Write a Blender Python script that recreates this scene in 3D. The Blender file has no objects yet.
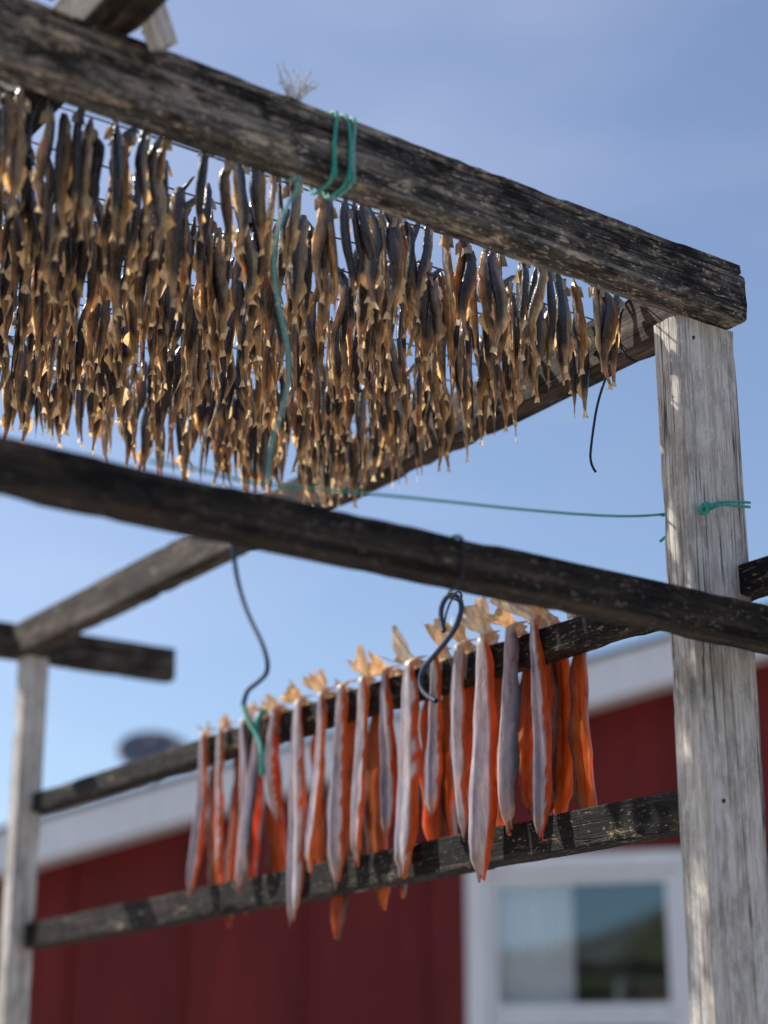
import bpy, bmesh, math, random
from mathutils import Vector, Matrix, noise
random.seed(7)
S=bpy.context.scene
COL=S.collection
def link(o,parent=None):
    COL.objects.link(o)
    if parent: o.parent=parent
    return o
def empty(name,loc=(0,0,0),rotz=0):
    e=bpy.data.objects.new(name,None); e.location=loc; e.rotation_euler=(0,0,rotz); e.empty_display_size=.1
    return link(e)
def mesh_obj(name,verts,faces,mat=None,parent=None,smooth=False,cols=None,mats=None,fm=None):
    me=bpy.data.meshes.new(name); me.from_pydata(verts,[],faces)
    if mats:
        for m in mats: me.materials.append(m)
        if fm: me.polygons.foreach_set('material_index',fm)
    elif mat: me.materials.append(mat)
    if cols:
        ca=me.color_attributes.new('Col','FLOAT_COLOR','POINT')
        flat=[]
        for c in cols: flat+= [c[0],c[1],c[2],1.0]
        ca.data.foreach_set('color',flat)
    if smooth: me.polygons.foreach_set('use_smooth',[True]*len(me.polygons))
    me.update()
    return link(bpy.data.objects.new(name,me),parent)

# ---------------------------------------------------------------- materials
class NT:
    def __init__(s,name):
        s.m=bpy.data.materials.new(name); s.m.use_nodes=True; s.t=s.m.node_tree; s.t.nodes.clear()
        s.out=s.n('ShaderNodeOutputMaterial')
    def n(s,ty,**kw):
        nd=s.t.nodes.new(ty)
        for k,v in kw.items(): setattr(nd,k,v)
        return nd
    def l(s,a,b): s.t.links.new(a,b)
    def coord(s,scale=(1,1,1),kind='Object',loc=(0,0,0)):
        tc=s.n('ShaderNodeTexCoord'); mp=s.n('ShaderNodeMapping'); mp.inputs['Scale'].default_value=scale; mp.inputs['Location'].default_value=loc
        s.l(tc.outputs[kind],mp.inputs['Vector']); return mp.outputs['Vector']
    def noise(s,vec,scale,detail=4,rough=.6,dist=0):
        nd=s.n('ShaderNodeTexNoise'); nd.inputs['Scale'].default_value=scale; nd.inputs['Detail'].default_value=detail
        nd.inputs['Roughness'].default_value=rough; nd.inputs['Distortion'].default_value=dist
        s.l(vec,nd.inputs['Vector']); return nd.outputs['Fac']
    def ramp(s,fac,stops,interp='LINEAR'):
        nd=s.n('ShaderNodeValToRGB'); cr=nd.color_ramp; cr.interpolation=interp
        while len(cr.elements)<len(stops): cr.elements.new(.5)
        for e,(p,c) in zip(cr.elements,stops):
            e.position=p; e.color=(c[0],c[1],c[2],1) if hasattr(c,'__len__') else (c,c,c,1)
        s.l(fac,nd.inputs['Fac']); return nd.outputs['Color']
    def mix(s,fac,a,b,bt='MIX'):
        nd=s.n('ShaderNodeMix',data_type='RGBA',blend_type=bt)
        for sock,v in ((nd.inputs[0],fac),(nd.inputs[6],a),(nd.inputs[7],b)):
            if hasattr(v,'is_linked') : s.l(v,sock)
            elif hasattr(v,'__len__'): sock.default_value=(v[0],v[1],v[2],1)
            else: sock.default_value=v
        return nd.outputs[2]
    def math(s,op,a,b=0,clamp=False):
        nd=s.n('ShaderNodeMath',operation=op); nd.use_clamp=clamp
        for sock,v in ((nd.inputs[0],a),(nd.inputs[1],b)):
            if hasattr(v,'is_linked'): s.l(v,sock)
            else: sock.default_value=v
        return nd.outputs[0]
    def bump(s,h,strength=.5,dist=.002,prev=None):
        nd=s.n('ShaderNodeBump'); nd.inputs['Strength'].default_value=strength; nd.inputs['Distance'].default_value=dist
        s.l(h,nd.inputs['Height'])
        if prev: s.l(prev,nd.inputs['Normal'])
        return nd.outputs['Normal']
    def bsdf(s,color,rough=.8,normal=None,spec=.3,**kw):
        nd=s.n('ShaderNodeBsdfPrincipled')
        if hasattr(color,'is_linked'): s.l(color,nd.inputs['Base Color'])
        else: nd.inputs['Base Color'].default_value=(*color,1)
        if hasattr(rough,'is_linked'): s.l(rough,nd.inputs['Roughness'])
        else: nd.inputs['Roughness'].default_value=rough
        nd.inputs['Specular IOR Level'].default_value=spec
        if normal: s.l(normal,nd.inputs['Normal'])
        return nd.outputs[0]
    def fin(s,sh): s.l(sh,s.out.inputs['Surface']); return s.m

def wood(name,dark,mid,light,patch=None,patch_lo=.55,patch_hi=.68,crack=.45,seed=0,rough=.8,grime=.35,knots=False,gs=48,fleck=None,crk=55,fine=(.4,1.3)):
    m=NT(name); L=(seed*3.1,seed*1.7,seed*.9)
    g1=m.noise(m.coord((2.6,gs,gs),loc=L),1.0,5,.72,.5)
    g2=m.noise(m.coord((20,420,420),loc=L),1.0,2,.7,.2)
    base=m.ramp(g1,[(.34,dark),(.49,mid),(.64,light)])
    c=m.mix(.85,base,m.ramp(g2,[(.35,fine[0]),(.60,fine[1])]),'MULTIPLY')
    if patch:
        pn=m.noise(m.coord((11.0,36,36),loc=L),1.0,6,.80,.8)
        pf=m.ramp(pn,[(patch_lo,0),(patch_hi,1)])
        c=m.mix(pf,c,patch)
    if fleck:
        fn=m.noise(m.coord((70,190,190),loc=L),1.0,3,.7,.4)
        c=m.mix(m.ramp(fn,[(.60,0),(.66,.85)]),c,fleck)
    bn=m.noise(m.coord((9,17,17),loc=(L[0]+4,L[1],L[2])),1.0,5,.76)
    c=m.mix(1,c,m.ramp(bn,[(.40,grime),(.53,1.05)]),'MULTIPLY')
    cn=m.noise(m.coord((1.0,crk,crk),loc=(L[0],L[1]+9,L[2])),1.0,3,.55,.2)
    cf=m.ramp(m.math('ABSOLUTE',m.math('SUBTRACT',cn,.5)),[(0,0),(.016,1)])
    cm=m.noise(m.coord((2.5,9,9),loc=L),1.0,2)
    cmask=m.ramp(cm,[(crack,1),(crack+.1,0)])
    cc=m.mix(cmask,(1,1,1),cf)
    c=m.mix(1,c,m.mix(cc,(.07,.06,.055),(1,1,1)),'MULTIPLY')
    if knots:
        vo=m.n('ShaderNodeTexVoronoi'); vo.inputs['Scale'].default_value=1.0
        m.l(m.coord((3.2,9,9),loc=L),vo.inputs['Vector'])
        kf=m.ramp(vo.outputs['Distance'],[(.05,.35),(.13,1)])
        c=m.mix(.8,c,kf,'MULTIPLY')
    hgt=m.math('ADD',m.math('MULTIPLY',g1,.8),m.math('MULTIPLY',cc,.7))
    n=m.bump(hgt,.9,.004)
    return m.fin(m.bsdf(c,rough,n,.25))

M_A=wood('weathered_dark_timber',(.020,.018,.017),(.095,.080,.070),(.31,.265,.225),(.52,.40,.28),.54,.62,seed=1,grime=.14,gs=60,fleck=(.64,.57,.48),crack=.52)
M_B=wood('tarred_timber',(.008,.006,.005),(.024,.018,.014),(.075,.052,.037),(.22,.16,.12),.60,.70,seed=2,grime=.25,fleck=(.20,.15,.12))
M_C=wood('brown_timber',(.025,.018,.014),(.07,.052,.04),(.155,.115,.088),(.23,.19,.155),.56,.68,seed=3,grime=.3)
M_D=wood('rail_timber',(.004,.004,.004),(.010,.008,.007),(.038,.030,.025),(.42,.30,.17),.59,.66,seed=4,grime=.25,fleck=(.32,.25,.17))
M_P=wood('bleached_post_timber',(.42,.36,.31),(.62,.56,.50),(.74,.69,.635),(.78,.75,.70),.5,.66,crack=.5,seed=5,rough=.75,grime=.72,knots=True,gs=95,crk=80,fine=(.68,1.2))

def rope_mat(name,c1,c2):
    m=NT(name)
    n=m.noise(m.coord((1,1,1)),300,2)
    w=m.n('ShaderNodeTexWave'); w.inputs['Scale'].default_value=160; w.inputs['Distortion'].default_value=1.0; w.bands_direction='DIAGONAL'
    m.l(m.coord((1,1,1)),w.inputs['Vector'])
    c=m.mix(m.ramp(n,[(.35,0),(.65,1)]),c1,c2)
    return m.fin(m.bsdf(c,.5,m.bump(w.outputs['Fac'],.5,.0008),.4))
R_G=rope_mat('green_cord',(.02,.30,.22),(.08,.50,.40))
R_GP=rope_mat('pale_green_cord',(.10,.32,.28),(.28,.52,.46))
R_B=rope_mat('blue_cord',(.012,.035,.085),(.035,.08,.16))
R_D=rope_mat('dark_cord',(.008,.010,.014),(.02,.024,.034))
R_W=rope_mat('frayed_pale_cord',(.6,.62,.66),(.8,.82,.85))

def fish_mat(name,kt,t0,tmax,rough=.38,nscale=220,lo=.6,hi=1.4,zs=.35,spec=.55,bd=.0028,tint=(1.3,1.1,.9)):
    """flesh, fins and belly skin let light through; the dark pigmented skin does not"""
    m=NT(name)
    at=m.n('ShaderNodeAttribute',attribute_name='Col')
    n1=m.noise(m.coord((1,1,zs)),nscale,3,.7)
    c=m.mix(.9,at.outputs['Color'],m.ramp(n1,[(.3,lo),(.7,hi)]),'MULTIPLY')
    nb=m.bump(n1,.7,bd)
    a=m.bsdf(c,m.ramp(n1,[(.3,rough-.1),(.7,rough+.2)]),nb,spec)
    t=m.n('ShaderNodeBsdfTranslucent'); 
    m.l(m.mix(1,c,tint,'MULTIPLY'),t.inputs['Color'])
    sp=m.n('ShaderNodeSeparateColor'); m.l(at.outputs['Color'],sp.inputs[0])
    f=m.math('ADD',m.math('MULTIPLY',m.math('SUBTRACT',sp.outputs[0],sp.outputs[2]),kt,True),t0)
    f=m.math('MINIMUM',f,tmax)
    mx=m.n('ShaderNodeMixShader'); m.l(f,mx.inputs[0])
    m.l(a,mx.inputs[1]); m.l(t.outputs[0],mx.inputs[2])
    return m.fin(mx.outputs[0])
F_CAP=fish_mat('dried_capelin_skin',1.4,.07,.64,.22,150,.42,1.6,.35,1.0,.0022,(1.35,1.12,.88))
F_CHAR=fish_mat('char_skin_and_flesh',1.2,.07,.64,.32,90,.58,1.4,.22,.7,.0026,(1.35,1.12,.95))

# ---------------------------------------------------------------- timber
def timber(name,p0,p1,w,hh,mat,parent,seed=0,rough=.0014,bow=0,seg=.018,ch=.007):
    p0=Vector(p0);p1=Vector(p1);d=p1-p0;L=d.length;x=d.normalized()
    up=Vector((0,0,1)) if abs(x.z)<.9 else Vector((0,1,0))
    y=up.cross(x).normalized(); z=x.cross(y)
    n=max(8,int(L/seg)); prof=[]; k=6; c=min(w,hh)*.045
    def side(a,b,kk):
        return [(a[0]+(b[0]-a[0])*i/kk,a[1]+(b[1]-a[1])*i/kk) for i in range(kk)]
    W=w/2;H=hh/2
    cs=[(-W+c,-H),(W-c,-H),(W,-H+c),(W,H-c),(W-c,H),(-W+c,H),(-W,H-c),(-W,-H+c)]
    for i in range(8):
        a=cs[i];b=cs[(i+1)%8]; prof+=side(a,b,k if i%2==0 else 1)
    m=len(prof); V=[];Fc=[]
    for i in range(n+1):
        X=L*i/n
        bo=bow*math.sin(math.pi*i/n)
        for j,(a,b) in enumerate(prof):
            d1=noise.noise(Vector((X*.8+seed*7.3,a*8,b*8)))*rough
            d2=noise.noise(Vector((X*7+seed,a*110,b*110)))*rough*.6
            chip=0
            if abs(abs(a)-W)<c*1.6 and abs(abs(b)-H)<c*1.6:
                cn=noise.noise(Vector((X*16+seed*3,a*12,b*12)))+.5*noise.noise(Vector((X*60+seed*3,a*12,b*12)))
                chip=-max(0,cn-.08)*ch
            f=Vector((a,b)).normalized()
            V.append((X+ (noise.noise(Vector((a*50,b*50,seed)))*.004 if i in(0,n) else 0),a+f.x*(d1+d2+chip),b+f.y*(d1+d2+chip)+bo))
    for i in range(n):
        for j in range(m):
            j2=(j+1)%m
            Fc.append((i*m+j,(i+1)*m+j,(i+1)*m+j2,i*m+j2))
    Fc.append(tuple(range(m))); Fc.append(tuple(reversed(range(n*m,n*m+m))))
    o=mesh_obj(name,V,Fc,mat,parent,True)
    try: o.data.set_sharp_from_angle(angle=math.radians(24))
    except Exception: pass
    M=Matrix((x,y,z)).transposed().to_4x4(); M.translation=p0
    o.matrix_world=M
    return o
rack=empty('fish_drying_rack')
zt=2.676  # underside of top beams
timber('front_top_beam',(-1.2,1.655,zt+.088),(1.748,1.655,zt+.038),.05,.074,M_A,rack,1)
timber('front_top_beam_split_edge',(-1.2,1.656,zt+.132),(1.744,1.656,zt+.082),.047,.012,M_A,rack,21,.0012,ch=.012)
timber('side_top_beam',(1.705,1.682,zt+.043),(1.705,4.075,zt+.045),.05,.08,M_C,rack,2)
timber('back_top_beam',(-1.2,4.10,zt+.05),(2.14,4.10,zt+.05),.045,.085,M_C,rack,3)
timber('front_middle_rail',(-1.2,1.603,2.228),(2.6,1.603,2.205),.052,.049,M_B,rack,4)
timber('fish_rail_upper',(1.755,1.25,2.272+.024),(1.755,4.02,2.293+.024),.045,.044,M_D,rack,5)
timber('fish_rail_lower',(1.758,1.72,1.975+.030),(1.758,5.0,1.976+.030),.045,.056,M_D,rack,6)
timber('cross_top_beam',(.745,1.35,zt+.105+.04),(.715,4.3,zt+.098+.04),.06,.075,M_C,rack,7)
timber('corner_post',(1.7,1.69,-.05),(1.7,1.69,zt-.002),.112,.05,M_P,rack,8,.001,ch=.004)
timber('far_post',(1.735,4.03,-.05),(1.725,4.03,zt-.002),.062,.05,M_P,rack,9,.001)
timber('near_left_post',(-1.15,1.69,-.05),(-1.15,1.69,zt+.04),.09,.05,M_P,rack,10,.001)
timber('back_left_post',(-1.15,4.06,-.05),(-1.15,4.06,zt),.07,.03,M_P,rack,11,.001)
timber('left_side_beam',(-1.15,1.682,zt+.043),(-1.15,4.075,zt+.045),.05,.082,M_C,rack,12)
timber('strut_end',(.80,1.612,zt+.09),(.725,1.585,zt+.22),.024,.032,M_P,rack,13)
# nail heads on the corner post
def nail(x,y,z,ax):
    V=[];Fc=[];k=10
    for q in (0,.0016):
        for j in range(k):
            a=2*math.pi*j/k; c_,s_=math.cos(a)*.003,math.sin(a)*.003
            V.append((x-q,y+c_,z+s_) if ax==0 else (x+c_,y-q,z+s_))
    for j in range(k): Fc.append((j,(j+1)%k,k+(j+1)%k,k+j))
    Fc.append(tuple(range(k,2*k)))
    mesh_obj('nail_head',V,Fc,R_D,rack)
for q in ((1.6745,1.665,2.645,0),(1.6745,1.715,2.62,0),(1.6745,1.67,2.31,0),(1.6745,1.72,2.015,0),(1.6745,1.66,1.99,0),(1.70,1.6295,2.712,1),(1.725,1.6295,2.70,1)): nail(*q)

# ---------------------------------------------------------------- capelin
def lerp(a,b,t): return a+(b-a)*t
def lerp3(a,b,t): return tuple(a[i]+(b[i]-a[i])*t for i in range(3))
def interp(tab,s):
    for i in range(len(tab)-1):
        if s<=tab[i+1][0]:
            a,b=tab[i],tab[i+1]; t=(s-a[0])/(b[0]-a[0]); t=t*t*(3-2*t); return a[1]+(b[1]-a[1])*t
    return tab[-1][1]
DEP=[(0,.34),(.05,.66),(.13,.82),(.2,.78),(.35,.95),(.5,.95),(.7,.72),(.85,.45),(.93,.3),(1,.22)]
def capelin(V,Fc,C,pos,yaw,L,tilt,bend,seed):
    R=random.Random(seed); n=14; k=8
    D=L*.070*R.uniform(.78,1.22); T=D*R.uniform(.45,.65)
    base=len(V); cy,sy=math.cos(yaw),math.sin(yaw)
    warm=R.random()**3.2; pal=R.random()
    back=lerp3((.012,.013,.018),(.042,.038,.042),R.random())
    side=lerp3((.06,.056,.062),(.44,.26,.12),warm)
    belly=lerp3((.80,.50,.20),(.88,.78,.60),pal)
    tw=R.uniform(-.9,.9); b2=R.gauss(0,.008); hook=R.gauss(0,.016)
    ctr=[]
    for i in range(n):
        s=i/(n-1); 
        ox=bend*math.sin(s*math.pi)*.6+tilt*s*L+b2*math.sin(s*math.pi*2)*.5+hook*max(0,.2-s)*6*.8
        oy=math.sin(s*3+seed)*.004
        dep=interp(DEP,s)*D; th=T*interp(DEP,s)*(1 if s<.85 else .55)
        ang=yaw+tw*s; ca,sa=math.cos(ang),math.sin(ang)
        shr=1+.08*math.sin(s*19+seed)
        for j in range(k):
            a=2*math.pi*j/k
            u=math.cos(a)*dep*shr; v=math.sin(a)*th*(1.0 if math.cos(a)>-.5 else .7)
            X=ox*cy-oy*sy+u*ca-v*sa; Y=ox*sy+oy*cy+u*sa+v*ca
            V.append((pos[0]+X,pos[1]+Y,pos[2]-s*L))
            cc=math.cos(a)
            col=lerp3(side,back,min(1,max(0,cc*1.6+.5))) if cc>-.4 else lerp3(side,belly,min(1,(-cc-.4)*2.0))
            if s<.15: col=lerp3(col,(.12,.09,.07),.4)
            if s>.82: col=lerp3(col,(.70,.52,.32),.6)
            C.append(col)
        ctr.append((pos[0]+ox*cy-oy*sy,pos[1]+ox*sy+oy*cy,pos[2]-s*L,ca,sa,dep))
    for i in range(n-1):
        for j in range(k):
            j2=(j+1)%k; Fc.append((base+i*k+j,base+i*k+j2,base+(i+1)*k+j2,base+(i+1)*k+j))
    Fc.append(tuple(base+j for j in reversed(range(k))))
    x,y,z,ca,sa,dep=ctr[-1]; b=len(V); fl=L*R.uniform(.05,.09); fw=D*R.uniform(.3,.65)
    for (u,w) in ((.2*D,0),(-.2*D,0),(fw,-fl),(fw*.3,-fl*.8),(-fw*.35,-fl*.8),(-fw*.8,-fl*R.uniform(.7,1.1))):
        V.append((x+u*ca,y+u*sa,z+w)); C.append((.86,.74,.50))
    Fc.append((b,b+2,b+3)); Fc.append((b,b+3,b+4,b+1)); Fc.append((b+1,b+4,b+5))
    for (s0,s1,out,pr) in ((.3,.66,.5,.75),(.62,.84,.9,.75),(.16,.3,.5,.5)):
        if R.random()>pr: continue
        b=len(V); m=6; col=lerp3((.92,.58,.20),(.97,.86,.62),R.random())
        for q in range(m+1):
            s=lerp(s0,s1,q/m); idx=min(n-2,int(s*(n-1))); f=s*(n-1)-idx
            A=ctr[idx];B=ctr[idx+1]
            x=lerp(A[0],B[0],f);y=lerp(A[1],B[1],f);z=lerp(A[2],B[2],f);dp=lerp(A[5],B[5],f)
            ca,sa=A[3],A[4]
            w=math.sin(math.pi*min(1,(q+.3)/m))*out*D*R.uniform(.5,1.2)
            side_=R.uniform(-.3,.3)*w
            V.append((x-ca*dp*.8,y-sa*dp*.8,z)); C.append(col)
            V.append((x-ca*(dp*.8+w)-sa*side_,y-sa*(dp*.8+w)+ca*side_,z-.008)); C.append(lerp3(col,(.97,.90,.72),.4))
        for q in range(m): Fc.append((b+2*q,b+2*q+1,b+2*q+3,b+2*q+2))
    A=ctr[1]; ca,sa=A[3],A[4]
    for sg in (1,-1):
        b=len(V)
        V.append((A[0],A[1],A[2]+.004)); V.append((A[0]-ca*D*.7-sa*sg*T*1.2,A[1]-sa*D*.7+ca*sg*T*1.2,A[2]-.006)); V.append((A[0]-ca*D*.4-sa*sg*T*1.8,A[1]-sa*D*.4+ca*sg*T*1.8,A[2]-.02)); V.append((A[0],A[1],A[2]-.018))
        for _ in range(4): C.append(lerp3((.14,.11,.09),(.88,.76,.56),R.random()*.9))
        Fc.append((b,b+1,b+2,b+3))
V=[];Fc=[];C=[]
rows=[1.80,1.88,1.96,2.04,2.12,2.20,2.28,2.36,2.44,2.52]
def sag(x,ri): return -.010*math.sin(math.pi*(x+.9)/2.56)+.003*math.sin(x*9+ri*2)+.012*(1.68-x)*.6
for ri,y in enumerate(rows):
    x=1.672 if ri%2 else 1.655
    z0=2.775 if ri==0 else 2.765
    while x>-.35:
        q=random.random()
        x-=random.uniform(.009,.013) if q<.5 else (random.uniform(.014,.021) if q<.93 else random.uniform(.03,.045))
        if x>1.60 and ri>0 and random.random()<.25: continue
        L=random.uniform(.128,.165)*(1.0 if ri<3 else .96)
        yj=random.choice((-.009,.009))+random.uniform(-.008,.008)
        capelin(V,Fc,C,(x,y+yj,z0+sag(x,ri)+random.uniform(-.012,.013)),random.uniform(0,2*math.pi),L,random.gauss(0,.035),random.gauss(0,.010),random.randint(0,10**6))
fishmass=mesh_obj('dried_capelin',V,Fc,F_CAP,None,True,C)
# ---------------------------------------------------------------- cords
def cord(name,pts,rad,mat,parent=None):
    cu=bpy.data.curves.new(name,'CURVE'); cu.dimensions='3D'; cu.bevel_depth=rad; cu.bevel_resolution=2; cu.resolution_u=6
    sp=cu.splines.new('NURBS'); sp.points.add(len(pts)-1)
    for i,q in enumerate(pts): sp.points[i].co=(*q,1)
    sp.use_endpoint_u=True; sp.order_u=3
    cu.materials.append(mat); o=bpy.data.objects.new(name,cu); return link(o,parent)
for ri,y in enumerate(rows):
    cord('hanging_string',[(x,y,(2.775 if ri==0 else 2.765)-.006+sag(x,ri)) for x in [-1.12+.14*i for i in range(20)]+[1.68]],.0012,R_D,fishmass)

lash=empty('green_rope_lashing')
for k,(xo,dx) in enumerate(((1.046,.004),(1.066,-.003),(1.073,.003))):
    y0,y1=1.626,1.684; z0,z1=2.682,2.780
    pts=[(xo,y0,z0),(xo-dx,y0-.001,(z0+z1)/2),(xo+dx,y0,z1),(xo+dx,(y0+y1)/2,z1+.001),(xo+dx,y1,z1),(xo,y1,(z0+z1)/2),(xo,y1,z0),(xo,(y0+y1)/2,z0-.001),(xo,y0,z0),(xo-dx,y0-.001,(z0+z1)/2)]
    cord('wrap_%d'%k,pts,.0024,R_G if k<2 else R_GP,lash)
cord('tail',[(1.01,1.688,2.70),(1.0,1.66,2.676),(.992,1.62,2.668),(.986,1.612,2.646),(.965,1.61,2.607),(.951,1.61,2.551),(.956,1.61,2.501),(.969,1.61,2.454),(.977,1.61,2.413),(.972,1.61,2.369),(.955,1.61,2.317),(.944,1.600,2.270),(.93,1.575,2.25)],.0024,R_GP,lash)
for k in range(26):
    a=random.uniform(-.9,.9)
    cord('frayed_end_%d'%k,[(1.0,1.66,2.776),(1.0+a*.012,1.65,2.79),(1.0+a*.02,1.645+random.uniform(-.01,.01),2.80+random.uniform(0,.016)),(1.0+a*.035,1.64,2.80+random.uniform(-.01,.028))],.0008,R_W,lash)
ln=empty('green_line')
cord('span',[(.80,1.60,2.256),(.842,1.61,2.262),(.86,1.61,2.264),(.90,1.612,2.262),(.941,1.61,2.262),(1.033,1.61,2.273),(1.143,1.61,2.286),(1.371,1.625,2.315),(1.548,1.66,2.352),(1.672,1.735,2.402)],.0017,R_G,ln)
cord('post_wrap',[(1.671,1.750,2.365),(1.672,1.739,2.370),(1.671,1.69,2.379),(1.670,1.652,2.384),(1.672,1.631,2.387),(1.70,1.632,2.39),(1.729,1.632,2.394)],.002,R_G,ln)
cord('post_wrap_upper',[(1.672,1.745,2.402),(1.670,1.69,2.392),(1.670,1.652,2.388),(1.672,1.631,2.392),(1.729,1.631,2.400)],.0018,R_G,ln)
cord('knot',[(1.668,1.658,2.382),(1.663,1.652,2.392),(1.664,1.645,2.384),(1.664,1.653,2.376),(1.660,1.660,2.386),(1.664,1.648,2.394),(1.668,1.64,2.384)],.0028,R_G,ln)
bl=empty('blue_rope')
cord('hanger',[(1.69,2.96,2.77),(1.672,2.966,2.72),(1.675,2.966,2.676),(1.688,2.970,2.611),(1.69,2.928,2.53),(1.69,2.864,2.456),(1.69,2.839,2.399),(1.69,2.885,2.385),(1.69,2.928,2.378),(1.69,2.935,2.35)],.0048,R_B,bl)
cord('green_end',[(1.69,2.935,2.352),(1.69,2.915,2.315),(1.70,2.885,2.28),(1.695,2.87,2.24),(1.70,2.875,2.21)],.005,R_G,bl)
cord('green_wrap',[(1.725,2.89,2.345),(1.70,2.90,2.33),(1.70,2.905,2.28),(1.73,2.90,2.255)],.005,R_G,bl)
bl2=empty('blue_rope')
cord('over_rail',[(1.20,1.64,2.238),(1.195,1.603,2.246),(1.192,1.572,2.238),(1.190,1.571,2.21),(1.189,1.575,2.18),(1.20,1.62,2.18),(1.38,1.83,2.25),(1.55,2.05,2.34),(1.69,2.25,2.419),(1.70,2.298,2.388),(1.70,2.30,2.36)],.0020,R_D,bl2)
cord('loop',[(1.70,2.30,2.36),(1.70,2.315,2.395),(1.70,2.285,2.425),(1.70,2.245,2.40),(1.70,2.262,2.36),(1.70,2.312,2.332),(1.70,2.369,2.306),(1.70,2.364,2.266),(1.705,2.33,2.25)],.0046,R_B,bl2)
dk=empty('dark_cord')
cord('loop',[(1.70,1.79,2.765),(1.67,1.80,2.762),(1.668,1.815,2.70),(1.668,1.80,2.66),(1.68,1.79,2.655)],.002,R_D,dk)
cord('tail',[(1.70,1.81,2.765),(1.668,1.808,2.758),(1.660,1.818,2.70),(1.662,1.824,2.66),(1.665,1.861,2.615),(1.665,1.878,2.556),(1.665,1.885,2.52),(1.665,1.872,2.504)],.0019,R_D,dk)
cord('teal_rope',[(.30,1.70,2.70),(.45,1.75,2.735),(.52,1.75,2.725),(.60,1.76,2.70),(.68,1.80,2.76),(.72,1.85,2.80)],.0035,R_GP)
cord('blue_rope',[(.66,1.62,2.785),(.70,1.60,2.82),(.74,1.59,2.87),(.80,1.62,2.86),(.80,1.66,2.81)],.006,R_B)

# ---------------------------------------------------------------- split char hanging on rail
def fillet(V,Fc,C,y,side,L,W,twist,tilt,seed):
    R=random.Random(seed); n=30;k=13
    base=len(V)
    WT=[(0,.42),(.06,.42),(.2,.68),(.42,.92),(.65,1.0),(.84,.88),(.93,.66),(1,.22)]
    topx=1.755; railtop=2.338
    dark=lerp3((.03,.03,.04),(.075,.065,.08),R.random())
    lil=lerp3((.24,.20,.25),(.44,.36,.42),R.random())
    pnk=lerp3((.56,.46,.48),(.82,.74,.73),R.random())
    org=lerp3((.88,.17,.012),(.93,.30,.03),R.random())
    flip=R.choice((1,-1)); stripe=R.uniform(.14,.48)
    ph=R.uniform(0,6); curl=R.uniform(-.9,.6); bendy=R.uniform(-.010,.010)
    tipskew=R.uniform(-.6,.6); oe=R.uniform(.62,.90)
    eL=[R.uniform(-1,1) for _ in range(n+1)]; eR=[R.uniform(-1,1) for _ in range(n+1)]
    for layer in (0,1):
        for i in range(n+1):
            s=i/n
            if s<.06: t=s/.06; px=side*lerp(.004,.030,t); pz=.012*math.cos(t*1.57)
            else: px=side*(.032+.014*math.sin(s*3.0+ph)*s); pz=-(s-.06)*L
            w=interp(WT,s)*W*(1+.04*math.sin(s*11+ph))
            ang=twist*s+.12*math.sin(s*3+ph)
            for j in range(k):
                u=(j/(k-1)-.5)*2
                rg=1+.06*((eL if u<0 else eR)[i])*abs(u)**3*min(1,s*3)
                cup=(.20+.30*curl*s)*w*(1-u*u)
                edge=.0028*math.sin(s*23+(1.5 if u<0 else 0)+ph)*abs(u)**3
                th=.0052*(1-u**4)*(1 if s<.95 else .4)+.0005
                rid=.0022*math.cos(u*5+ph)*min(1,s*2)
                out=cup+(th if layer==0 else -th)+edge+rid
                ly=u*w/2*rg+tipskew*w*max(0,s-.85)*2.5
                lx=side*out
                X=lx*math.cos(ang)-ly*math.sin(ang); Y=lx*math.sin(ang)+ly*math.cos(ang)
                zz=(u*tipskew*.02*max(0,s-.7)*3)+(.008*(eL[j]) if i==n else 0)
                V.append((topx+px+X,y+Y+tilt*s*L+bendy*math.sin(s*math.pi),railtop+pz+zz))
                uu=u*flip
                if layer==0:
                    if uu<-1+stripe*2: col=lerp3(dark,lil,max(0,(uu+1)/(stripe*2))**1.8)
                    else: col=lerp3(lil,pnk,min(1,(uu+1-stripe*2)/(2-stripe*2)*1.2))
                    if abs(uu+.05)<.09: col=lerp3(col,(.12,.10,.14),.55)
                    col=lerp3(col,(.62,.40,.34),.22*max(0,math.sin(s*9+ph)))
                    if s>.93: col=lerp3(col,(.5,.38,.28),.5)
                    if uu>oe+.06*eL[i]: col=org
                else:
                    col=lerp3(org,(.94,.55,.2),.08+.35*(.5+.5*math.sin(s*38+ph+abs(uu)*4))**3)
                    col=lerp3(col,(.50,.09,.02),.45*(.5+.5*math.sin(s*5+ph*3)))
                    if abs(uu)<.10: col=lerp3(col,(.42,.08,.02),.6)
                    if uu<-.78: col=lerp3(col,(.10,.06,.06),.9)
                    if uu>.90: col=lerp3(col,(.88,.75,.62),.6)
                if s<.10: col=lerp3(col,(.84,.76,.60),.7)
                C.append(col)
    N=(n+1)*k
    for i in range(n):
        for j in range(k-1):
            a=base+i*k+j
            Fc.append((a,a+1,a+k+1,a+k)); b=a+N; Fc.append((b,b+k,b+k+1,b+1))
        a=base+i*k; b=a+N; Fc.append((a,a+k,b+k,b)); a+=k-1;b+=k-1; Fc.append((a,b,b+k,a+k))
    a=base;b=a+N
    for j in range(k-1): Fc.append((a+j,b+j,b+j+1,a+j+1))
    a=base+n*k;b=a+N
    for j in range(k-1): Fc.append((a+j,a+j+1,b+j+1,b+j))
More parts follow.
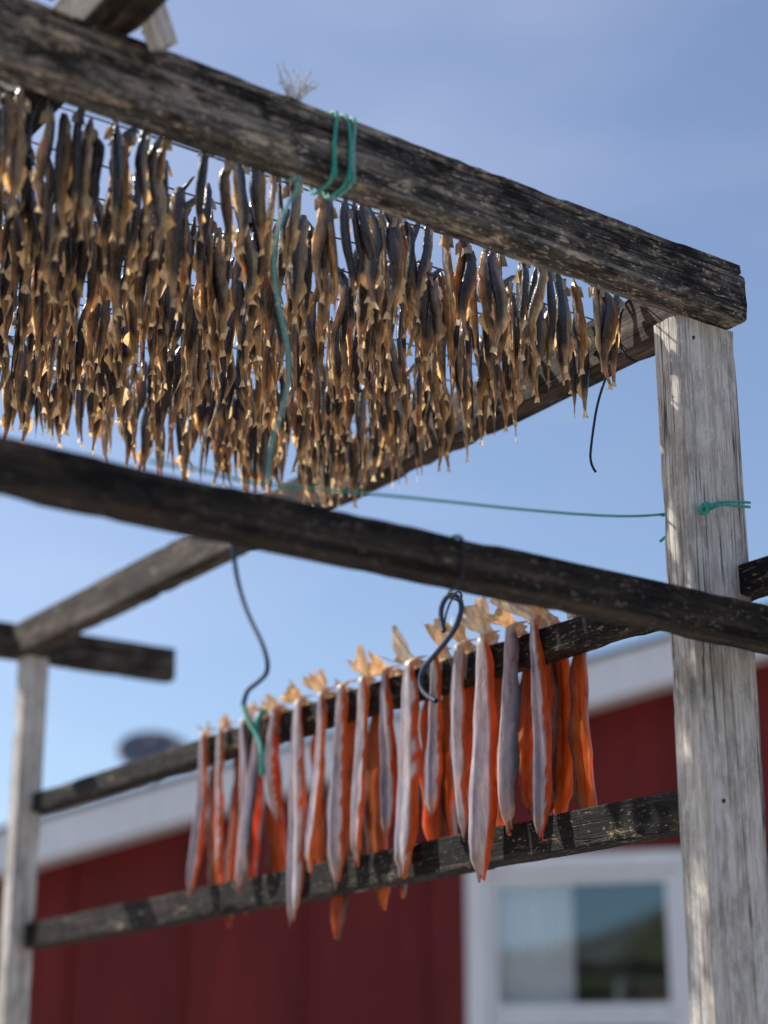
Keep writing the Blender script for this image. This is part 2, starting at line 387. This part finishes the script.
def tailfin(V,Fc,C,y,lean,size,seed):
    R=random.Random(seed); x0=1.742; z0=2.334
    b=len(V); rows_=10; k=11
    dirv=Vector((R.uniform(-.6,.1),lean,R.uniform(.45,1.0))).normalized()
    side2=Vector((R.uniform(-1.2,1.0),1,R.uniform(-.4,.8)))
    wv=(side2-dirv*side2.dot(dirv)).normalized(); nv=dirv.cross(wv)
    ph=R.uniform(0,6); cr=R.uniform(.4,1.2)
    rag=[R.uniform(-.22,.14) for _ in range(k)]
    tone=lerp3((.95,.91,.80),(.93,.80,.52),R.random()**1.6)
    for l in (0,1):
        for i in range(rows_):
            s=i/(rows_-1)
            for j in range(k):
                u=(j/(k-1)-.5)*2
                w=size*(.24-.10*math.sin(min(1,s*1.6)*math.pi)+.24*max(0,s-.4)**1.2*1.6)
                fork=size*(.30*abs(u)-.12+rag[j])*max(0,s-.3)*1.4
                th=.0065*(1-s)**1.5+.0004
                crm=(.30*math.sin(u*3.0+ph)*cr*s+.09*math.sin(u*10+ph*2)*s+.25*cr*s*s)*size
                q=Vector((x0,y,z0-.004))+dirv*(size*s+fork)+wv*(u*w)+nv*(crm+(th*(1-u*u) if l else -th*(1-u*u)))
                V.append(tuple(q)); C.append(lerp3(tone,lerp3(tone,(.55,.40,.26),.7),min(1,max(0,(.5+.5*math.sin(u*14+ph))*s*.6+(.2 if s<.3 else 0)))))
    N=rows_*k
    for i in range(rows_-1):
        for j in range(k-1):
            a=b+i*k+j; Fc.append((a,a+1,a+k+1,a+k)); a+=N; Fc.append((a,a+k,a+k+1,a+1))
# (y on rail, near length, near width, far length, far width, twist, tilt, tail size)
fishes=[(3.15,.34,.036,.36,.05,.3,.02,.035),(3.07,.30,.026,.40,.055,-.5,.0,.03),(2.985,.35,.040,.38,.05,.5,-.04,.04),
(2.915,.32,.034,.36,.05,-.6,.05,.035),(2.85,.22,.036,.33,.05,.2,.02,.045),(2.77,.43,.046,.35,.05,.3,.03,.05),
(2.69,.34,.036,.46,.06,-.6,.02,.055),(2.62,.37,.044,.34,.05,.3,.0,.04),(2.55,.34,.042,.41,.06,-.3,.02,.055),
(2.475,.30,.034,.40,.06,.9,.0,.05),(2.40,.38,.066,.34,.055,-.1,.03,.07),(2.325,.29,.032,.36,.06,.8,-.01,.06),
(2.255,.33,.042,.32,.055,-.5,.03,.065),(2.19,.41,.058,.33,.055,.2,.0,.08),(2.115,.34,.048,.30,.055,-.2,.02,.07),
(2.055,.36,.034,.31,.055,.7,-.02,.075),(2.03,.08,.02,.33,.052,-.2,-.05,.05),(1.985,.08,.02,.35,.046,.4,-.05,.04)]
for i,(y,ln_,wn,lf,wf,tw,ti,tsz) in enumerate(fishes):
    V=[];Fc=[];C=[]
    y=3.15-(3.15-y)*.965
    if ln_>.15: fillet(V,Fc,C,y,-1,ln_,wn,tw,ti,100+i)
    fillet(V,Fc,C,y+random.uniform(-.02,.02)+.045,1,lf,wf,-tw*.5,-ti,200+i)
    tailfin(V,Fc,C,y,random.uniform(.1,.9),tsz,300+i)
    mesh_obj('hanging_split_char',V,Fc,F_CHAR,None,True,C)

# ---------------------------------------------------------------- house
def paint(name,c,var=.12,rough=.6,scale=3,bumpy=.15):
    m=NT(name); n=m.noise(m.coord((1,1,.25)),scale,4,.65); f=m.noise(m.coord((12,12,.8)),4,2)
    k=m.mix(1,c,m.ramp(n,[(.3,1-var),(.7,1+var)]),'MULTIPLY')
    k=m.mix(.5,k,m.ramp(f,[(.3,.8),(.7,1.1)]),'MULTIPLY')
    return m.fin(m.bsdf(k,rough,m.bump(f,bumpy,.004),.3))
H_RED=paint('red_painted_boards',(.165,.013,.012),.25); H_WHITE=paint('white_painted_trim',(.86,.86,.87),.04)
H_ROOF=paint('roofing_felt',(.06,.06,.065),.2,.9,8,.5); H_CONC=paint('concrete_foundation',(.33,.32,.30),.2,.9,5,.4)
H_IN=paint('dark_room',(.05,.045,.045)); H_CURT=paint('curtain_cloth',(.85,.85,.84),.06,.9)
g=NT('window_glass'); gl=g.n('ShaderNodeBsdfGlossy'); gl.inputs['Roughness'].default_value=.01; gl.inputs['Color'].default_value=(.62,.82,.92,1)
tr=g.n('ShaderNodeBsdfTransparent'); tr.inputs['Color'].default_value=(.96,.98,.98,1)
mx=g.n('ShaderNodeMixShader'); mx.inputs[0].default_value=.22; g.l(tr.outputs[0],mx.inputs[1]); g.l(gl.outputs[0],mx.inputs[2]); H_GLASS=g.fin(mx.outputs[0])
def box(V,Fc,x0,x1,y0,y1,z0,z1,zr=None):
    zr=zr or 0; b=len(V)
    V+= [(x0,y0,z0),(x1,y0,z0+zr),(x1,y1,z0+zr),(x0,y1,z0),(x0,y0,z1),(x1,y0,z1+zr),(x1,y1,z1+zr),(x0,y1,z1)]
    Fc+= [(b,b+3,b+2,b+1),(b+4,b+5,b+6,b+7),(b,b+1,b+5,b+4),(b+1,b+2,b+6,b+5),(b+2,b+3,b+7,b+6),(b+3,b,b+4,b+7)]
def part(name,boxes,mat,parent,bev=.004):
    V=[];Fc=[]
    for bx in boxes: box(V,Fc,*bx)
    o=mesh_obj(name,V,Fc,mat,parent)
    if bev:
        md=o.modifiers.new('b','BEVEL'); md.width=bev; md.segments=2
    return o
house=empty('red_wooden_house',(6.017,7.025,0),math.atan2(-.760,.6495))
K=.2286; S0=-5.4; S1=2.4; SR=10.2
def zw(s): return 3.71+K*(s-.544) if s<=S1 else 3.71+K*(S1-.544)-K*(s-S1)
WX0,WX1,WZ0,WZ1=-.555,.575,1.31,2.79
FN=.45
Vw=[];Fw=[]
def slopepanel(x0,x1,z0,z1=None):
    b=len(Vw); za=zw(x0) if z1 is None else z1; zb=zw(x1) if z1 is None else z1
    for y in (0,.12): Vw.extend([(x0,y,z0),(x1,y,z0),(x1,y,zb),(x0,y,za)])
    Fw.extend([(b,b+1,b+2,b+3),(b+4,b+7,b+6,b+5),(b,b+3,b+7,b+4),(b+1,b+5,b+6,b+2),(b+3,b+2,b+6,b+7),(b,b+4,b+5,b+1)])
xs=[S0]; 
while xs[-1]<SR-.3: xs.append(xs[-1]+.655)
cuts=sorted(set([round(x,3) for x in xs if x<SR]+[WX0,WX1,S1,SR]))
for a,b_ in zip(cuts[:-1],cuts[1:]):
    if a>=WX0-.001 and b_<=WX1+.001:
        slopepanel(a,b_,FN,WZ0); slopepanel(a,b_,WZ1)
    else: slopepanel(a,b_,FN)
mesh_obj('gable_wall',Vw,Fw,H_RED,house)
bt=[]
for x in xs[1:]:
    if WX0-.15<x<WX1+.15: bt.append((x-.02,x+.02,-.022,-.001,WZ1+.13,zw(x)-.03)); bt.append((x-.02,x+.02,-.022,-.001,FN,WZ0-.12))
    elif x<SR: bt.append((x-.02,x+.02,-.022,-.001,FN,zw(x)-.03))
part('battens',bt,H_RED,house)
part('foundation',[(S0+.03,SR-.03,.03,8.97,-.3,FN-.003)],H_CONC,house)
part('side_walls',[(S0,S0+.12,.123,8.88,FN,zw(S0)-.01),(SR-.12,SR,.123,8.88,FN,zw(SR)-.01)],H_RED,house)
Vw=[];Fw=[];slopepanel(S0,S1,FN);slopepanel(S1,SR,FN)
mesh_obj('back_wall',[(a,b+8.88,c) for a,b,c in Vw],Fw,H_RED,house)
part('corner_boards',[(S0-.02,S0+.11,-.022,-.002,FN,zw(S0)-.05),(SR-.11,SR+.02,-.022,-.002,FN,zw(SR)-.05)],H_WHITE,house)
OV=.34
rA=S1-S0+.35; rB=SR-S1+.35
def roofpanel(name,mat,dz0,dz1,y0,y1,ex=0):
    V=[];Fc=[]
    zr=zw(S1)
    box(V,Fc,S0-.35-ex,S1,y0,y1,zr-K*rA+dz0-K*ex,zr-K*rA+dz1-K*ex,K*(rA+ex))
    box(V,Fc,S1+.001,SR+.35+ex,y0,y1,zr+dz0,zr+dz1,-K*(rB+ex))
    return mesh_obj(name,V,Fc,mat,house)
roofpanel('roof',H_ROOF,.175,.195,-OV-.02,9.35,.01)
roofpanel('soffit',H_WHITE,.0,.171,-OV+.03,9.3)
roofpanel('bargeboard',H_WHITE,-.045,.171,-OV,-OV+.027)
part('window_casing',[(WX0-.02,WX0+.09,-.03,.05,WZ0-.02,WZ1+.0),(WX1-.09,WX1+.02,-.03,.05,WZ0-.02,WZ1),(WX0-.02,WX1+.02,-.034,.05,WZ1+.002,WZ1+.09),(WX0-.05,WX1+.05,-.06,.05,WZ0-.07,WZ0-.022)],H_WHITE,house)
a0,a1=WX0+.092,WX1-.092; zm=2.09
def sash(n,z0,z1):
    part(n,[(a0,a0+.045,.0,.045,z0,z1),(a1-.045,a1,.0,.045,z0,z1),(a0+.046,a1-.046,.001,.044,z0,z0+.05),(a0+.046,a1-.046,.001,.044,z1-.055,z1)],H_WHITE,house)
sash('upper_sash',zm+.002,WZ1-.002); sash('lower_sash',WZ0-.015,zm-.002)
for nm,z0,z1 in (('upper_glass',zm+.052,WZ1-.057),('lower_glass',WZ0+.035,zm-.057)):
    mesh_obj(nm,[(a0+.046,.022,z0),(a1-.046,.022,z0),(a1-.046,.022,z1),(a0+.046,.022,z1)],[(0,1,2,3)],H_GLASS,house)
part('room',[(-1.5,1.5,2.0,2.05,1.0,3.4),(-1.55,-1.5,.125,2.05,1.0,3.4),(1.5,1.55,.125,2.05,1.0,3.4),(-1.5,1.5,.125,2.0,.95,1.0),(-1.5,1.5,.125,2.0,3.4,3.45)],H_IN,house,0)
V=[];Fc=[];nn=60
for i in range(nn):
    x=a0+.02+.40*i/(nn-1); yy=.075+.022*math.sin(i*.9)
    V+= [(x,yy,1.4),(x,yy,2.76)]
for i in range(nn-1): Fc.append((2*i,2*i+2,2*i+3,2*i+1))
mesh_obj('curtain',V,Fc,H_CURT,house,True)
part('chimney',[(S1+.6,S1+1.1,4,4.5,3.7,4.9),(S1+.55,S1+1.15,3.95,4.55,4.903,4.98)],H_CONC,house)

# satellite dish on the roof
dish=empty('satellite_dish')
M_GREY=paint('grey_metal',(.17,.175,.19),.1,.45)
V=[];Fc=[];nr=6;na=24
for i in range(nr+1):
    rr=.23*i/nr
    for j in range(na):
        a=2*math.pi*j/na; V.append((rr*math.cos(a)*1.0,rr*math.sin(a),rr*rr*1.2))
for i in range(nr):
    for j in range(na): Fc.append((i*na+j,i*na+(j+1)%na,(i+1)*na+(j+1)%na,(i+1)*na+j))
dd=mesh_obj('reflector',V,Fc,M_GREY,dish,True); sm=dd.modifiers.new('s','SOLIDIFY'); sm.thickness=.008
base=Matrix.Translation((6.017,7.025,0))@Matrix.Rotation(math.atan2(-.760,.6495),4,'Z')
dish.matrix_world=base@Matrix.Translation((-2.74,1.0,3.12))
dd.location=(0,0,.56); dd.rotation_euler=(math.radians(38),math.radians(22),0)
def cyl(name,r0,p0,p1,mat,parent,k=12):
    p0=Vector(p0);p1=Vector(p1);d=(p1-p0).normalized(); a=d.orthogonal().normalized(); b=d.cross(a);V=[];Fc=[]
    for q in (p0,p1):
        for j in range(k): V.append(tuple(q+a*r0*math.cos(2*math.pi*j/k)+b*r0*math.sin(2*math.pi*j/k)))
    for j in range(k): Fc.append((j,(j+1)%k,k+(j+1)%k,k+j))
    Fc.append(tuple(reversed(range(k))));Fc.append(tuple(range(k,2*k))); return mesh_obj(name,V,Fc,mat,parent)
cyl('mast',.02,(0,0,-.06),(0,0,.55),M_GREY,dish); cyl('feed_arm',.008,(0,-.10,.48),(.08,-.24,.62),M_GREY,dish); cyl('feed_horn',.02,(.08,-.24,.61),(.075,-.22,.66),M_GREY,dish)

# ---------------------------------------------------------------- ground + hills
m=NT('gravel_and_heath'); v=m.coord((1,1,1))
n1=m.noise(v,.35,5,.6); n2=m.noise(v,14,3,.7)
c=m.mix(m.ramp(n1,[(.46,0),(.64,1)]),(.42,.39,.36),(.13,.13,.07))
c=m.mix(.7,c,m.ramp(n2,[(.3,.65),(.7,1.3)]),'MULTIPLY')
M_GR=m.fin(m.bsdf(c,.95,m.bump(n2,.6,.02),.2))
V=[];Fc=[];rings=[0,3,6,10,15,25,40,70,120,250,500,1200,4000];na=64
for i,R_ in enumerate(rings):
    for j in range(na):
        a=2*math.pi*j/na; x,y=R_*math.cos(a),R_*math.sin(a)
        zz=noise.noise(Vector((x*.15,y*.15,0)))*.06 if 2<R_<60 else 0
        V.append((x,y,zz-.02))
for i in range(len(rings)-1):
    for j in range(na): Fc.append((i*na+j,(i+1)*na+j,(i+1)*na+(j+1)%na,i*na+(j+1)%na))
mesh_obj('ground',V,Fc,M_GR,None,True)
m=NT('rocky_hillside'); v=m.coord((1,1,1)); n1=m.noise(v,.03,5,.65); n2=m.noise(v,.25,3,.7)
c=m.mix(m.ramp(n1,[(.42,0),(.6,1)]),(.10,.095,.045),(.20,.18,.16)); c=m.mix(.7,c,m.ramp(n2,[(.3,.5),(.7,1.3)]),'MULTIPLY')
M_HILL=m.fin(m.bsdf(c,.95,m.bump(n2,.8,1.5),.1))
V=[];Fc=[];na=160;nr=14
for i in range(nr+1):
    R_=160+i*22
    for j in range(na):
        a=2*math.pi*j/na; x,y=R_*math.cos(a),R_*math.sin(a)
        f=math.sin(math.pi*i/nr)**1.3
        back=.5-.5*math.cos(a-math.atan2(.8241,.5664))
        e=(.45+.9*noise.fractal(Vector((x*.006,y*.006,3)),1,2,5)+.25*noise.noise(Vector((x*.03,y*.03,1))))
        V.append((x,y,-.5+f*max(.05,e)*(10+52*back)))
for i in range(nr):
    for j in range(na): Fc.append((i*na+j,(i+1)*na+j,(i+1)*na+(j+1)%na,i*na+(j+1)%na))
mesh_obj('hills',V,Fc,M_HILL,None,True)

# ---------------------------------------------------------------- light
sun_az=math.atan2(-.48,.877) # angle from +Y towards +X
el=math.radians(43)
sd=Vector((math.sin(sun_az)*math.cos(el),math.cos(sun_az)*math.cos(el),math.sin(el)))
w=bpy.data.worlds.new('sky'); S.world=w; w.use_nodes=True; t=w.node_tree; bg=t.nodes['Background']
sk=t.nodes.new('ShaderNodeTexSky'); sk.sky_type='NISHITA'; sk.sun_disc=False; sk.sun_elevation=el; sk.sun_rotation=sun_az
sk.air_density=1.0; sk.dust_density=.8; sk.ozone_density=3.5
tc=t.nodes.new('ShaderNodeTexCoord'); mp=t.nodes.new('ShaderNodeMapping'); mp.inputs['Scale'].default_value=(1,1,3.5)
nz=t.nodes.new('ShaderNodeTexNoise'); nz.inputs['Scale'].default_value=2.2; nz.inputs['Detail'].default_value=5; nz.inputs['Roughness'].default_value=.55
cr=t.nodes.new('ShaderNodeValToRGB'); cr.color_ramp.elements[0].position=.42; cr.color_ramp.elements[0].color=(.05,.05,.05,1); cr.color_ramp.elements[1].position=.78; cr.color_ramp.elements[1].color=(.26,.26,.26,1)
mxn=t.nodes.new('ShaderNodeMix'); mxn.data_type='RGBA'; mxn.inputs[7].default_value=(7.2,6.8,7.8,1)
t.links.new(tc.outputs['Generated'],mp.inputs[0]); t.links.new(mp.outputs[0],nz.inputs['Vector']); t.links.new(nz.outputs['Fac'],cr.inputs[0]); t.links.new(cr.outputs[0],mxn.inputs[0])
t.links.new(sk.outputs[0],mxn.inputs[6]); t.links.new(mxn.outputs[2],bg.inputs[0]); bg.inputs[1].default_value=.145
sl=bpy.data.lights.new('sun','SUN'); sl.energy=5.0; sl.angle=math.radians(.5); sl.color=(1,.94,.85)
so=link(bpy.data.objects.new('sun',sl)); so.rotation_euler=sd.to_track_quat('Z','Y').to_euler()

S.view_settings.view_transform='Standard'; S.view_settings.look='None'; S.view_settings.exposure=0
# ---------------------------------------------------------------- camera
cam=bpy.data.cameras.new('camera'); co=link(bpy.data.objects.new('camera',cam)); S.camera=co
cam.sensor_fit='VERTICAL'; cam.sensor_height=36; cam.lens=63.1; cam.clip_end=9000; cam.clip_start=.05
p=math.radians(18.7)
co.location=(0,0,1.6); co.rotation_euler=(math.radians(90)+p,0,-math.atan2(.5664,.8241))
cam.dof.use_dof=True; cam.dof.focus_distance=2.58; cam.dof.aperture_fstop=2.0
